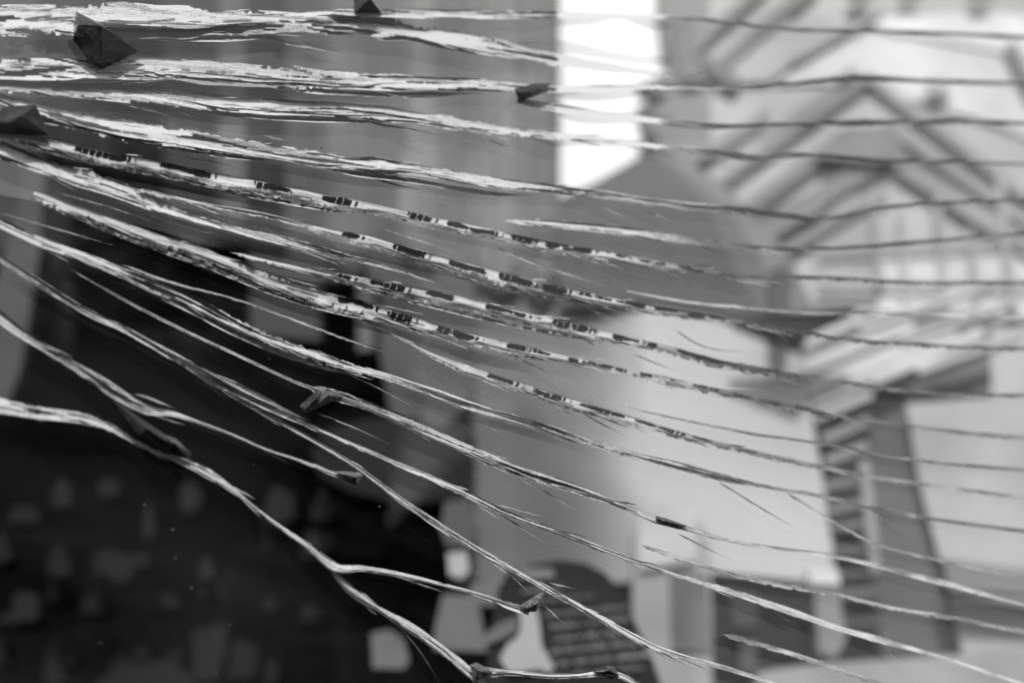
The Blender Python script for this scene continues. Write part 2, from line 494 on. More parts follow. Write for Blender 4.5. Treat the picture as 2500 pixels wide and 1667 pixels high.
slab('timber', [(1985, 372), (2035, 330), (2080, 312), (2150, 314), (2195, 345), (2215, 384), (2120, 398), (2000, 384)], 1.5955, 0.0015, grey(136), pw)
for k, (x, y, s, g) in enumerate([(2100, -14, 34, 120), (2220, -12, 32, 112), (2390, -4, 34, 145), (2290, 205, 34, 190)]):
    th = np.linspace(0, 6.283, 14)[:-1]
    slab('wall_patch', [(x + s * math.cos(q) * (1 + .2 * math.sin(3 * q + k)), y + s * .6 * math.sin(q)) for q in th], 1.5975 - 0.0003 * k, 0.0015, grey(g), pw)

# right: louvred shutter
lv = empty('louvred_shutter', on_wall(2100, 1600, 1.45), 'louvred shutter with slanting pale slats right of the bright board', 'shutter')
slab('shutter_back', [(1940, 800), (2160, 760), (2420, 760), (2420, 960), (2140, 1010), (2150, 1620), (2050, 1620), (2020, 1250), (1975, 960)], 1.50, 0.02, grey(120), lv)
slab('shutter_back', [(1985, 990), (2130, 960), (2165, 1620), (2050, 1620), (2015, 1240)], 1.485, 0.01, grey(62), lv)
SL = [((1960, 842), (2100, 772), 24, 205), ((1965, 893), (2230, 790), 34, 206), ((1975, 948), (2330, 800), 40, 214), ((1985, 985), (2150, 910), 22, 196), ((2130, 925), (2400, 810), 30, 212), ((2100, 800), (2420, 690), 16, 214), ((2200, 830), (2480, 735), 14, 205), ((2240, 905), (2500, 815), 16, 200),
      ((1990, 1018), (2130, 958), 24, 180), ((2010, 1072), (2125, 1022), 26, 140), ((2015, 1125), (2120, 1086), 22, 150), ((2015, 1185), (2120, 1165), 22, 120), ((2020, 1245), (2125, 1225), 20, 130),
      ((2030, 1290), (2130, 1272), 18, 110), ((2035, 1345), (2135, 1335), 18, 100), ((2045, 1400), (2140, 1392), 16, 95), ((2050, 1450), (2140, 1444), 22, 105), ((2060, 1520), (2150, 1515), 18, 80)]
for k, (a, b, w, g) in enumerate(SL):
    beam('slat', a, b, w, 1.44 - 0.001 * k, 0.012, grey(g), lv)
beam('shutter_post', (2110, 1120), (2140, 1400), 26, 1.42, 0.015, grey(150), lv)
tag(slab('dark_doorway', [(2120, 960), (2190, 945), (2215, 1000), (2240, 1150), (2285, 1330), (2350, 1600), (2150, 1600), (2130, 1200)], 1.47, 0.02, grey(100, 0.7, 0.35, 7.0)), 'dim grey doorway between the shutter and the pale door leaf', 'doorway')
tag(slab('door_leaf', [(2212, 985), (2500, 960), (2750, 960), (2750, 1640), (2362, 1640), (2310, 1420), (2245, 1180)], 1.45, 0.006, grey(176, 0.7, 0.22, 7.0)), 'pale grey door leaf at the right edge', 'door')
tag(slab('wall_rail', [(2300, 1362), (2520, 1392), (2750, 1420), (2750, 1470), (2520, 1450), (2320, 1440)], 1.41, 0.015, grey(130)), 'dim grey rail crossing the pale door leaf', 'rail')
tag(slab('counter_top', [(1850, 1640), (1960, 1622), (2200, 1606), (2500, 1585), (2800, 1570), (2800, 1900), (1850, 1900)], 1.34, 0.05, grey(158)), 'light grey counter top in the lower right corner', 'counter')

# bottom middle: posts and dark gaps
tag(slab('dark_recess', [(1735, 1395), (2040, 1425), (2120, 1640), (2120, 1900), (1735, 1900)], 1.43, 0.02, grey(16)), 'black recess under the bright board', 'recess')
pst = empty('square_post', on_wall(1650, 1700, 1.38), 'light grey square post with a darker inset beside the lettered sign', 'post')
slab('post_face', [(1545, 1300), (1600, 1235), (1690, 1240), (1735, 1330), (1742, 1900), (1545, 1900)], 1.38, 0.03, grey(158), pst)
slab('post_inset', [(1635, 1400), (1728, 1400), (1734, 1590), (1640, 1590)], 1.376, 0.003, grey(106), pst)
slab('post_inset', [(1560, 1240), (1700, 1236), (1700, 1370), (1560, 1390)], 1.374, 0.003, grey(188), pst)
tag(slab('small_pillar', [(1988, 1428), (2046, 1428), (2066, 1560), (2040, 1605), (2000, 1590)], 1.37, 0.03, grey(132)), 'short pale pillar at the right end of the black recess', 'pillar')
tag(slab('bright_block', [(1975, 1385), (2046, 1392), (2052, 1428), (1975, 1424)], 1.365, 0.03, grey(215)), 'small bright block on top of the short pale pillar', 'block')
tag(slab('thin_pillar', [(1808, 1560), (1848, 1560), (1850, 1640), (1808, 1640)], 1.37, 0.02, grey(72)), 'thin dim pillar standing in the black recess', 'pillar')
tag(slab('recess_box', [(1780, 1440), (1850, 1450), (1850, 1530), (1790, 1530)], 1.40, 0.02, grey(58)), 'dim box in the upper left of the black recess', 'box')

# the lettered sign
sg = empty('lettered_sign', on_wall(1400, 1760, 0.98), 'dark round-topped signboard with rows of small pale lettering', 'sign')
out = [(1180, 1760), (1196, 1560), (1215, 1440), (1240, 1395), (1300, 1376), (1370, 1366), (1430, 1374), (1480, 1400), (1520, 1450), (1552, 1520), (1590, 1600), (1625, 1700), (1640, 1760)]
slab('board', out, 0.98, 0.015, grey(34), sg)
r = np.random.default_rng(5)
rows = [(1428, 1275, 1380, 14, 96), (1456, 1300, 1450, 12, 92), (1492, 1330, 1505, 13, 100), (1520, 1345, 1520, 13, 108), (1552, 1350, 1525, 14, 118), (1581, 1345, 1545, 15, 112), (1612, 1345, 1570, 15, 116), (1642, 1350, 1580, 14, 100)]
for (yy, xa, xb, hh, g) in rows:
    x = xa
    while x < xb - 8:
        wl = r.choice([10, 16, 24, 34, 58, 76]) * r.uniform(0.8, 1.2)
        pts = []
        n = max(2, int(wl / 6))
        for i in range(n):                     # a word: a run of small uneven strokes joined on one line
            x0 = x + wl * i / n
            up = hh * r.uniform(0.15, 0.62) * (1.25 if r.random() < 0.3 else 1)
            pts.append((x0, yy - up)); pts.append((x0 + wl / n * 0.85, yy - up * r.uniform(0.8, 1.1)))
        pts += [(x + wl, yy + hh * 0.35), (x, yy + hh * 0.35)]
        sl = -0.10
        pts = [(px, py + sl * (px - 1430)) for px, py in pts]
        slab('lettering', pts, 0.978, 0.002, grey(g + 8 + int(r.integers(-14, 14))), sg)
        x += wl + r.uniform(4, 14)
slab('lettering', [(1268, 1385), (1350, 1388), (1354, 1410), (1300, 1414), (1262, 1408)], 0.9775, 0.002, grey(120), sg)
slab('emblem', [(1268, 1490), (1290, 1478), (1312, 1490), (1318, 1530), (1322, 1575), (1338, 1600), (1352, 1632), (1338, 1644), (1322, 1632), (1302, 1634), (1276, 1640), (1240, 1640), (1220, 1606), (1240, 1570), (1262, 1556), (1272, 1530)], 0.975, 0.004, grey(176), sg)
slab('emblem', [(1180, 1550), (1220, 1520), (1262, 1505), (1262, 1540), (1222, 1560), (1190, 1572)], 0.976, 0.003, grey(110), sg)

# bottom: pale and dim wares on the dark shelf


def rounded(cx, cy, w, h, p=4.0, skew=0.0, n=20):
    th = np.linspace(0, 2 * math.pi, n, endpoint=False)
    return [(cx + w / 2 * math.copysign(abs(math.cos(q)) ** (2 / p), math.cos(q)) + skew * math.sin(q) * h / 2,
             cy + h / 2 * math.copysign(abs(math.sin(q)) ** (2 / p), math.sin(q))) for q in th]


W = [('paper_card', [(905, 1545), (950, 1535), (985, 1560), (1000, 1610), (985, 1632), (910, 1630)], 108, 'pale rounded card at the bottom, left of the thin branching crack', 'card'),
     ('bright_card', [(1092, 1350), (1140, 1346), (1146, 1392), (1128, 1412), (1096, 1402)], 172, 'small bright square card above the pale trapezoid ware', 'card'),
     ('paper_bag', [(1080, 1450), (1165, 1450), (1190, 1590), (1060, 1585), (1060, 1540)], 106, 'pale tapering bag left of the lettered sign', 'bag'),
     ('round_dish', [(1150, 1425), (1230, 1415), (1262, 1440), (1250, 1475), (1180, 1478), (1140, 1462)], 112, 'dim grey dish left of the lettered sign', 'dish'),
     ('stone_bust', [(1085, 1225), (1150, 1215), (1160, 1310), (1145, 1335), (1090, 1330), (1075, 1290)], 84, 'dim grey rounded ware above the bright square card', 'ware'),
     ('grey_box', rounded(62, 1480, 62, 70, 5), 30, 'faint grey box low at the left edge', 'box'),
     ('grey_tin', rounded(294, 1386, 60, 66, 4), 24, 'faint grey tin near the lower left', 'tin'),
     ('standing_card', [(470, 1540), (555, 1520), (550, 1600), (525, 1660), (470, 1660)], 27, 'faint standing card at the bottom left', 'card'),
     ('small_jar', rounded(786, 1252, 44, 44, 3), 47, 'dim small jar upper left of the other jar row', 'jar'),
     ('small_jar', rounded(786, 1322, 56, 50, 3), 40, 'dim small jar directly below another jar beside the lowest crack', 'jar'),
     ('small_jar', rounded(972, 1242, 40, 70, 3), 44, 'dim upright jar right of the jar pair', 'jar'),
     ('wide_box', rounded(880, 1330, 150, 60, 5), 22, 'very dim wide box between the jars and the bright card', 'box'),
     ('wall_tile', rounded(265, 1190, 52, 40, 3), 22, 'faint pale spot under the black glass chip', 'tile'),
     ('fallen_stick', [(60, 1560), (100, 1545), (165, 1660), (120, 1680)], 25, 'faint leaning stick at the bottom left', 'stick'),
     ('table_cloth', [(230, 1667), (300, 1620), (420, 1610), (480, 1660), (480, 1760), (230, 1760)], 27, 'faint cloth mound along the bottom edge', 'cloth')]
for k, (nm, pts, g, lab, cat) in enumerate(W):
    tag(slab(nm, pts, (1.10 if g > 80 else 1.38) + 0.006 * k, 0.03, grey(g)), lab, cat, 'small jars' if nm == 'small_jar' else None)
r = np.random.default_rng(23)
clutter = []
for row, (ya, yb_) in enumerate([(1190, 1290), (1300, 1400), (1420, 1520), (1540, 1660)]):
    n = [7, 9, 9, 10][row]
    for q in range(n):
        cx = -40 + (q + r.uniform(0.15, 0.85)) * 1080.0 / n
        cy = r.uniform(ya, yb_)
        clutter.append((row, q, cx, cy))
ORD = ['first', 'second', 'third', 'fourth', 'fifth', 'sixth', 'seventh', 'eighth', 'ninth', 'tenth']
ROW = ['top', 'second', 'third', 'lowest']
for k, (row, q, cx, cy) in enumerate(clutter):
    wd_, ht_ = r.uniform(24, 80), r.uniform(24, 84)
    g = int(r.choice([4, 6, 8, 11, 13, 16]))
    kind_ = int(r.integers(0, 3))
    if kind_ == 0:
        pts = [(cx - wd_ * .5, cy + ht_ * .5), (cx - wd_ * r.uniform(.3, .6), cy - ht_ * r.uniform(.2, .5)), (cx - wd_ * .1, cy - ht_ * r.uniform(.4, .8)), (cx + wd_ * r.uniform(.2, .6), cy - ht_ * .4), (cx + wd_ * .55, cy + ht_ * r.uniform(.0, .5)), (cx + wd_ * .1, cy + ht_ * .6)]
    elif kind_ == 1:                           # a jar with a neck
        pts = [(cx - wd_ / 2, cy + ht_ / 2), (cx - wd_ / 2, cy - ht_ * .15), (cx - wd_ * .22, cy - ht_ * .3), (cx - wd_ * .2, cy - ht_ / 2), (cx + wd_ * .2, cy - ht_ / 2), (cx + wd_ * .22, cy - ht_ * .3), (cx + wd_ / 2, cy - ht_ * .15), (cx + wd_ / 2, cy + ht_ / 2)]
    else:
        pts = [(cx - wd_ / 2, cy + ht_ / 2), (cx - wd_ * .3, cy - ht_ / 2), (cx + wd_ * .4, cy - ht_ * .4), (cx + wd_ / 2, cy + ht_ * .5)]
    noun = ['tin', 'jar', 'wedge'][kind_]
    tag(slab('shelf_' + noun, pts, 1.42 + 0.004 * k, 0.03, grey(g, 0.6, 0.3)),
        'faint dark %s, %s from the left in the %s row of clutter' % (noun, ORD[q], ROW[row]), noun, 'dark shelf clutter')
# dark round hat-like ware
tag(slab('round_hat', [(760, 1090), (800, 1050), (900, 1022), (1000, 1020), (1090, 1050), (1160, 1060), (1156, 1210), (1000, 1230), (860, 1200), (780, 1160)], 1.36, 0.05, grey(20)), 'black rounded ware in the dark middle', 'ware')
# ------------------------------------------------------------------ unseen houses added only to give the glass dark shapes to reflect
def added_block(name, az0, az1, dist, h, g, label, seed, gable=False):
    t = empty(name, (dist * math.sin(math.radians((az0 + az1) / 2)), dist * math.cos(math.radians((az0 + az1) / 2)), 0), label, 'building', 'houses added for reflections')
    A = np.array([dist * math.sin(math.radians(az0)), dist * math.cos(math.radians(az0))]); B = np.array([dist * math.sin(math.radians(az1)), dist * math.cos(math.radians(az1))])
    u = (B - A) / np.linalg.norm(B - A); L_ = np.linalg.norm(B - A)
    nrm = np.array([u[1], -u[0]]); nrm = nrm if nrm.dot(A + B) > 0 else -nrm

    def pt(a, z, dep): q = A + u * a + nrm * dep; return (q[0], q[1], z)

    def box(nm, a0, a1, z0, z1, d0, d1, mat, par):
        v = [pt(a, z, d) for d in (d0, d1) for a, z in ((a0, z0), (a1, z0), (a1, z1), (a0, z1))]
        o = mesh_obj(nm, v, [(0, 1, 2, 3), (4, 7, 6, 5), (0, 4, 5, 1), (1, 5, 6, 2), (2, 6, 7, 3), (3, 7, 4, 0)], mat)
        adopt(o, par); return o
    box('wall', 0, L_, 0, h, 0, 3.0, grey(g, 0.8, 0.2, 1.5), t)
    if gable:
        v = [pt(-0.2, h, -.2), pt(L_ + .2, h, -.2), pt(L_ / 2, h + 0.42 * L_, -.2), pt(-0.2, h, 3.2), pt(L_ + .2, h, 3.2), pt(L_ / 2, h + 0.42 * L_, 3.2)]
        adopt(mesh_obj('roof', v, [(0, 1, 2), (3, 5, 4), (0, 2, 5, 3), (1, 4, 5, 2), (0, 3, 4, 1)], grey(40)), t)
    else:
        box('cornice', -0.15, L_ + 0.15, h + 0.003, h + 0.3, -0.25, 3.1, grey(90), t)
    nz = max(1, int(h / 2.9)); na = max(2, int(L_ / 1.9))
    for iz in range(nz):
        for ia in range(na):
            a = L_ * (ia + 0.5) / na; z = 1.0 + iz * 2.8
            w_ = box('window', a - 0.5, a + 0.5, z, z + 1.5, -0.06, -0.003, grey(150), t)
            box('pane', a - 0.42, a + 0.42, z + 0.08, z + 1.42, -0.08, -0.063, grey(14, 0.1), w_)
    return t


added_block('added_house', 119.5, 150, 11.0, 8.6, 40, 'tall dark house added out of view, reflected in the left of the glass', 1)
added_block('added_house', 107, 121, 13.0, 6.2, 60, 'gabled house added out of view, reflected in the middle of the glass', 2, True)

# ------------------------------------------------------------------ the cracked pane
# cracks traced on the glass: (x, y, width) along each, in units of the 2500 x 1667 frame
CR = {
 'a0': [(-400, 8, 20), (0, 18, 14), (400, 5, 8), (830, 30, 18), (1165, 36, 22), (1360, 38, 14), (1600, 42, 10), (1750, 52, 12), (1900, 72, 9), (2100, 76, 8), (2500, 92, 10), (2900, 105, 10)],
 'a1': [(-400, 40, 40), (0, 52, 52), (150, 50, 50), (300, 52, 68), (500, 56, 52), (650, 56, 44), (820, 58, 42), (1000, 80, 36), (1150, 106, 36), (1360, 147, 28), (1560, 175, 16), (1700, 186, 12), (1900, 188, 4), (2500, 192, 3), (2900, 196, 3)],
 'a2': [(-400, 148, 40), (0, 168, 40), (250, 170, 34), (400, 170, 38), (600, 184, 40), (850, 198, 34), (1000, 203, 28), (1170, 208, 22), (1260, 216, 18), (1360, 219, 16), (1600, 212, 14), (1850, 213, 11), (2000, 197, 10), (2080, 189, 15), (2200, 196, 10), (2500, 204, 9), (2900, 212, 9)],
 'a2b': [(1262, 246, 12), (1360, 266, 18), (1500, 284, 16), (1620, 297, 13), (1730, 311, 12), (1850, 306, 10), (2000, 304, 11), (2120, 298, 16), (2200, 299, 9), (2340, 297, 17), (2500, 303, 8), (2900, 306, 8)],
 'a3': [(-400, 160, 30), (0, 206, 28), (160, 217, 26), (300, 226, 30), (450, 244, 32), (600, 258, 30), (850, 270, 26), (1000, 286, 22), (1120, 303, 22), (1280, 325, 20), (1360, 333, 16), (1500, 347, 14), (1650, 362, 14), (1750, 374, 16), (1850, 388, 14), (1960, 376, 10), (2120, 390, 10), (2350, 396, 9), (2500, 402, 9), (2900, 410, 9)],
 'a4': [(-400, 130, 26), (0, 240, 16), (100, 276, 34), (200, 300, 38), (310, 320, 38), (430, 336, 38), (600, 362, 34), (700, 378, 30), (850, 398, 26), (1000, 412, 26), (1115, 432, 24), (1190, 445, 24), (1360, 462, 22), (1480, 477, 20), (1560, 489, 18), (1675, 502, 14), (1820, 515, 16), (1920, 528, 14), (2020, 534, 12), (2130, 510, 10), (2300, 497, 9), (2500, 489, 10), (2900, 480, 10)],
 'a4b': [(1232, 540, 5), (1290, 543, 20), (1400, 551, 22), (1500, 563, 20), (1650, 583, 18), (1750, 597, 15), (1850, 605, 11), (1970, 609, 9), (2130, 601, 9), (2250, 591, 9), (2500, 571, 10), (2900, 560, 10)],
 'a5': [(-400, 240, 30), (0, 330, 34), (60, 337, 32), (170, 365, 34), (300, 393, 34), (400, 411, 34), (505, 433, 36), (615, 452, 34), (705, 470, 32), (790, 488, 30), (850, 498, 30), (950, 515, 26), (1040, 538, 26), (1130, 557, 26), (1225, 576, 24), (1295, 592, 24), (1400, 610, 24), (1510, 627, 22), (1585, 642, 20), (1675, 655, 18), (1800, 678, 12), (1900, 674, 10), (2050, 680, 11), (2250, 690, 9), (2500, 689, 9), (2900, 690, 9)],
 'a5b': [(1530, 710, 3), (1675, 738, 7), (1800, 749, 7), (1972, 765, 7), (2100, 766, 9), (2180, 765, 12), (2260, 768, 8), (2350, 771, 9), (2500, 778, 8), (2900, 790, 8)],
 'a6': [(-400, 250, 30), (0, 367, 36), (80, 395, 36), (143, 420, 34), (258, 450, 30), (344, 487, 26), (459, 528, 22), (574, 559, 16), (746, 602, 14), (918, 645, 10), (1078, 697, 3)],
 'a7': [(-400, 330, 8), (300, 452, 10), (400, 478, 16), (574, 512, 14), (688, 536, 14), (803, 567, 18), (860, 580, 26), (933, 595, 32), (1006, 621, 34), (1096, 644, 34), (1186, 669, 32), (1259, 687, 32), (1349, 708, 30), (1403, 719, 26), (1475, 733, 24), (1548, 747, 22), (1675, 768, 17), (1758, 779, 15), (1867, 797, 14), (1968, 814, 11), (2048, 827, 11), (2192, 838, 9), (2300, 845, 9), (2500, 852, 9), (2900, 862, 9)],
 'a8': [(-400, 400, 6), (300, 540, 6), (568, 617, 8), (688, 648, 16), (792, 668, 22), (895, 690, 32), (975, 708, 34), (1042, 720, 32), (1096, 731, 32), (1186, 751, 32), (1259, 769, 30), (1349, 789, 30), (1403, 800, 28), (1475, 818, 26), (1548, 835, 22), (1675, 863, 18), (1722, 880, 22), (1813, 896, 16), (1885, 909, 18), (1957, 917, 12), (2030, 928, 10), (2120, 942, 12), (2228, 957, 10), (2319, 963, 9), (2500, 964, 9), (2900, 970, 9)],
 'a9': [(-400, 300, 5), (60, 466, 4), (86, 476, 24), (230, 530, 32), (344, 571, 34), (470, 612, 36), (574, 652, 36), (688, 696, 40), (803, 731, 40), (897, 753, 38), (970, 775, 36), (1060, 802, 36), (1132, 823, 34), (1223, 844, 30), (1295, 858, 24), (1403, 880, 20), (1494, 900, 18), (1584, 919, 18), (1675, 938, 18), (1758, 957, 20), (1867, 980, 20), (1975, 1004, 16), (2048, 1018, 12), (2192, 1036, 10), (2300, 1050, 11), (2500, 1069, 10), (2900, 1100, 10)],
 'a9b': [(700, 722, 3), (825, 755, 5), (915, 790, 8), (1006, 844, 10), (1078, 877, 18), (1132, 899, 24), (1186, 918, 26), (1259, 940, 28), (1331, 965, 26), (1439, 998, 26), (1548, 1027, 22), (1637, 1055, 18), (1752, 1083, 15), (1866, 1111, 13), (1981, 1135, 13), (2096, 1158, 14), (2211, 1175, 11), (2500, 1215, 10), (2900, 1265, 10)],
 'a10': [(-400, 380, 30), (0, 545, 24), (86, 586, 30), (172, 616, 30), (258, 650, 32), (373, 696, 36), (459, 732, 36), (516, 765, 34), (574, 794, 30), (688, 839, 28), (775, 872, 34), (825, 889, 28), (933, 918, 22), (1042, 951, 20), (1150, 993, 20), (1259, 1022, 20), (1367, 1055, 18), (1465, 1088, 16), (1580, 1118, 13), (1694, 1147, 18), (1780, 1170, 15), (1895, 1193, 10), (2010, 1210, 10), (2125, 1238, 10), (2211, 1256, 9), (2500, 1296, 9), (2900, 1350, 9)],
 'a10b': [(1436, 963, 4), (1488, 979, 5), (1637, 1019, 6), (1752, 1042, 7), (1866, 1065, 7), (1998, 1081, 7), (2125, 1105, 7), (2268, 1128, 7), (2500, 1147, 8), (2900, 1180, 8)],
 'a11': [(-400, 380, 3), (170, 656, 4), (289, 726, 6), (481, 822, 6), (578, 866, 6), (760, 948, 7), (780, 955, 22), (830, 966, 22), (871, 980, 22), (945, 1011, 22), (1042, 1053, 24), (1116, 1087, 24), (1189, 1121, 28), (1287, 1160, 22), (1385, 1190, 20), (1483, 1220, 17), (1556, 1248, 18), (1605, 1270, 22), (1666, 1285, 12), (1752, 1312, 9), (1866, 1335, 9), (1981, 1347, 9), (2096, 1370, 11), (2211, 1399, 14), (2383, 1444, 11), (2500, 1478, 7), (2900, 1600, 7)],
 'a12': [(-400, 420, 20), (0, 632, 16), (54, 664, 16), (126, 711, 22), (217, 766, 26), (307, 805, 20), (379, 845, 20), (434, 875, 28), (488, 909, 30), (578, 958, 32), (668, 1000, 24), (741, 1032, 14), (822, 1066, 13), (896, 1102, 15), (945, 1121, 16), (1018, 1155, 16), (1091, 1180, 16), (1140, 1209, 20), (1199, 1238, 18), (1287, 1273, 13), (1385, 1307, 11), (1483, 1345, 10), (1580, 1379, 10), (1694, 1416, 13), (1809, 1451, 14), (1924, 1491, 15), (2067, 1541, 14), (2182, 1571, 14), (2268, 1594, 8), (2400, 1637, 7), (2900, 1800, 7)],
 'a13': [(488, 915, 6), (578, 974, 10), (676, 1026, 10), (773, 1081, 11), (881, 1145, 14), (945, 1199, 18), (1042, 1263, 18), (1140, 1327, 18), (1189, 1356, 20), (1263, 1395, 14), (1336, 1437, 14), (1434, 1493, 18), (1532, 1547, 16), (1630, 1595, 15), (1700, 1611, 11), (1838, 1650, 9), (2000, 1705, 9), (2900, 2000, 9)],
 'a14': [(-300, 530, 30), (0, 775, 30), (54, 816, 26), (126, 862, 22), (217, 921, 26), (271, 958, 32), (325, 990, 36), (370, 1006, 30), (416, 1010, 16), (488, 1033, 11), (578, 1066, 10), (650, 1097, 9), (723, 1121, 10), (773, 1140, 13), (822, 1158, 18), (872, 1172, 20)],
 'a15': [(-400, 985, 60), (0, 990, 46), (72, 1004, 44), (145, 1012, 38), (217, 1024, 34), (271, 1045, 24), (325, 1077, 16), (397, 1109, 13), (452, 1129, 18), (506, 1156, 24), (560, 1191, 14), (614, 1235, 8), (687, 1290, 14), (759, 1340, 24), (813, 1384, 34), (881, 1386, 20), (969, 1400, 15), (1067, 1424, 14), (1140, 1444, 14), (1214, 1468, 14), (1262, 1484, 22), (1292, 1488, 28)],
 'a16': [(806, 1390, 6), (847, 1433, 22), (885, 1462, 26), (920, 1484, 14), (994, 1528, 22), (1067, 1577, 22), (1120, 1620, 28), (1165, 1655, 20), (1210, 1690, 10)],
 'a17': [(1165, 1640, 26), (1190, 1642, 22), (1238, 1642, 13), (1336, 1650, 12), (1420, 1647, 14), (1470, 1640, 20), (1510, 1644, 26), (1551, 1667, 14), (1640, 1720, 10)],
}
for _k, _p in CR.items():                     # the cracks run on to the left towards the point of impact
    if _p[0][0] == -400:
        _p.insert(0, (-1000, _p[0][1] + (160 - _p[0][1]) * 0.62, _p[0][2] * 1.1))
# where dark reflections are painted on the fracture face (x ranges) for the well resolved cracks
DARK_REFL = {
 'a5': [(182, 300), (394, 500), (622, 705), (788, 850), (995, 1048), (1090, 1138), (1145, 1204), (1248, 1287), (1330, 1360), (1400, 1440), (1500, 1520), (1560, 1590)],
 'a7': [(835, 870), (958, 1024), (1096, 1176), (1219, 1287), (1327, 1378), (1414, 1440), (1455, 1486), (1508, 1560), (1598, 1652), (1690, 1705), (1730, 1750)],
 'a8': [(825, 850), (905, 977), (1042, 1098), (1186, 1244), (1256, 1276), (1349, 1385), (1395, 1432), (1494, 1552), (1578, 1604), (1650, 1700), (1705, 1760), (1772, 1800), (1850, 1900)],
 'a9': [(828, 897), (948, 990), (1067, 1095), (1105, 1150), (1238, 1274), (1300, 1340), (1385, 1410), (1450, 1490), (1500, 1530), (1560, 1580), (1690, 1725), (1740, 1752), (1790, 1830), (1850, 1930)],
 'a9b': [(1190, 1248), (1306, 1367), (1414, 1496), (1548, 1645), (1690, 1725), (1800, 1850), (1880, 1900)],
 'a4': [(470, 520), (1130, 1190), (1385, 1480), (1690, 1720), (1830, 1900)],
 'a4b': [(1280, 1330), (1395, 1440), (1490, 1510), (1570, 1590), (1640, 1660)],
 'a2': [(580, 640), (660, 760), (780, 840), (990, 1095)],
}
# tone of each crack's far (right-hand) end; low paints its dark reflections
RIGHT = {'a0': .22, 'a1': .30, 'a2': .22, 'a2b': .22, 'a3': .25, 'a4': .28, 'a4b': .26, 'a5': .22, 'a5b': .75, 'a7': .26, 'a8': .34,
         'a9': .5, 'a9b': .62, 'a10': .5, 'a10b': .42, 'a11': .8, 'a12': .9, 'a13': .9}
START = {'a0': 800, 'a7': 330, 'a8': 560, 'a9': 80, 'a11': 165}       # left of this the crack is closed and does not show
END = {'a1': 1760}


_cy = {}


def crack_y(name, x):
    """Smooth course of a crack: long, nearly straight, without wobble."""
    if name not in _cy:
        p = np.array(CR[name], float)
        gx = np.arange(p[0, 0], p[-1, 0] + 5, 5.0)
        gy = pchip(p[:, 0], p[:, 1], gx)
        sg = 14.0 if name in ('a14', 'a15', 'a16', 'a17', 'a4') else 42.0
        kx = np.arange(-3 * sg, 3 * sg + 1, 5.0); kk = np.exp(-kx**2 / (2 * sg * sg)); kk /= kk.sum()
        h = len(kx) // 2
        l = gy[0] - (gy[1] - gy[0]) * np.arange(h, 0, -1); e = gy[-1] + (gy[-1] - gy[-2]) * np.arange(1, h + 1)
        _cy[name] = (gx, np.convolve(np.concatenate([l, gy, e]), kk, 'valid'))
    return np.interp(x, *_cy[name])


def crack_w(name, x):
    p = np.array(CR[name], float)
    k = {'a1': 1.25, 'a2': 1.35, 'a3': 1.4, 'a4': 1.35, 'a6': 1.25, 'a4b': 1.1, 'a10': 0.85, 'a12': 0.78, 'a13': 0.85, 'a14': 0.8, 'a15': 0.8}.get(name, 1.0)
    return np.interp(x, p[:, 0], p[:, 2]) * (1 + (k - 1) * (1 - sm(900, 1500, np.asarray(x, float))))


pane = empty('cracked_window_pane', on_pane(1250, 1667, 0.0),
             'large cracked sheet of clear window glass with long fanning splinter cracks', 'window pane')

FULL = ['a1', 'a2', 'a3', 'a4', 'a5', 'a7', 'a8', 'a9', 'a10', 'a11', 'a12']
XL, XR, YT, YB = -1000.0, 2900.0, -330.0, 1950.0
xs = np.linspace(XL, XR, 261)
lines = [np.full_like(xs, YT)]
for nm in FULL:
    y = crack_y(nm, xs)
    lines.append(np.maximum(y, lines[-1] + 3.0))
low = np.where(xs < 813, crack_y('a15', np.minimum(xs, 813)), pchip([813, 1165, 1700, 2900], [1384, 1655, 1860, 1930], xs))
lines.append(np.maximum(low, lines[-1] + 3.0))
lines.append(np.full_like(xs, YB))
lines[-1] = np.maximum(lines[-1], lines[-2] + 3.0)
shards = []
owner = {}
for i in range(len(lines) - 1):
    r = np.random.default_rng(40 + i)
    t1, t2 = r.uniform(0.0, 0.0006, 2)
    vs = np.linspace(0, 1, 7)
    ys = lines[i][:, None] * (1 - vs) + lines[i + 1][:, None] * vs
    X2 = np.repeat(xs[:, None], len(vs), 1)
    off = t1 * (1 - vs) + t2 * vs + 0.00012 * n2(X2 / 260.0, ys / 160.0, i)
    sh = empty('glass_shard', (0, 0, 0))
    sh.parent = pane
    sh.location = -Vector(pane.location)
    front = on_pane(X2, ys, off)
    back = on_pane(X2, ys, off + THK)
    n, m = X2.shape
    P = np.concatenate([front, back[:, ::-1]], 1)          # front and back sheets in one strip, the fold being the lower edge
    bpy.data.objects.remove(sh)
    o = grid_obj('glass_shard', P[:, :], GLASS)
    # drop the quads that fold from front to back: the fracture face is a piece of its own
    bm = bmesh.new(); bm.from_mesh(o.data)
    kill = [f for f in bm.faces if len({(v.index % (2 * m)) < m for v in f.verts}) == 2]
    bmesh.ops.delete(bm, geom=kill, context='FACES_ONLY')
    bm.to_mesh(o.data); bm.free()
    adopt(o, pane)
    shards.append(o)
for i, nm in enumerate(FULL):
    owner[nm] = shards[i + 1]
owner['a15'] = shards[len(FULL) + 1]


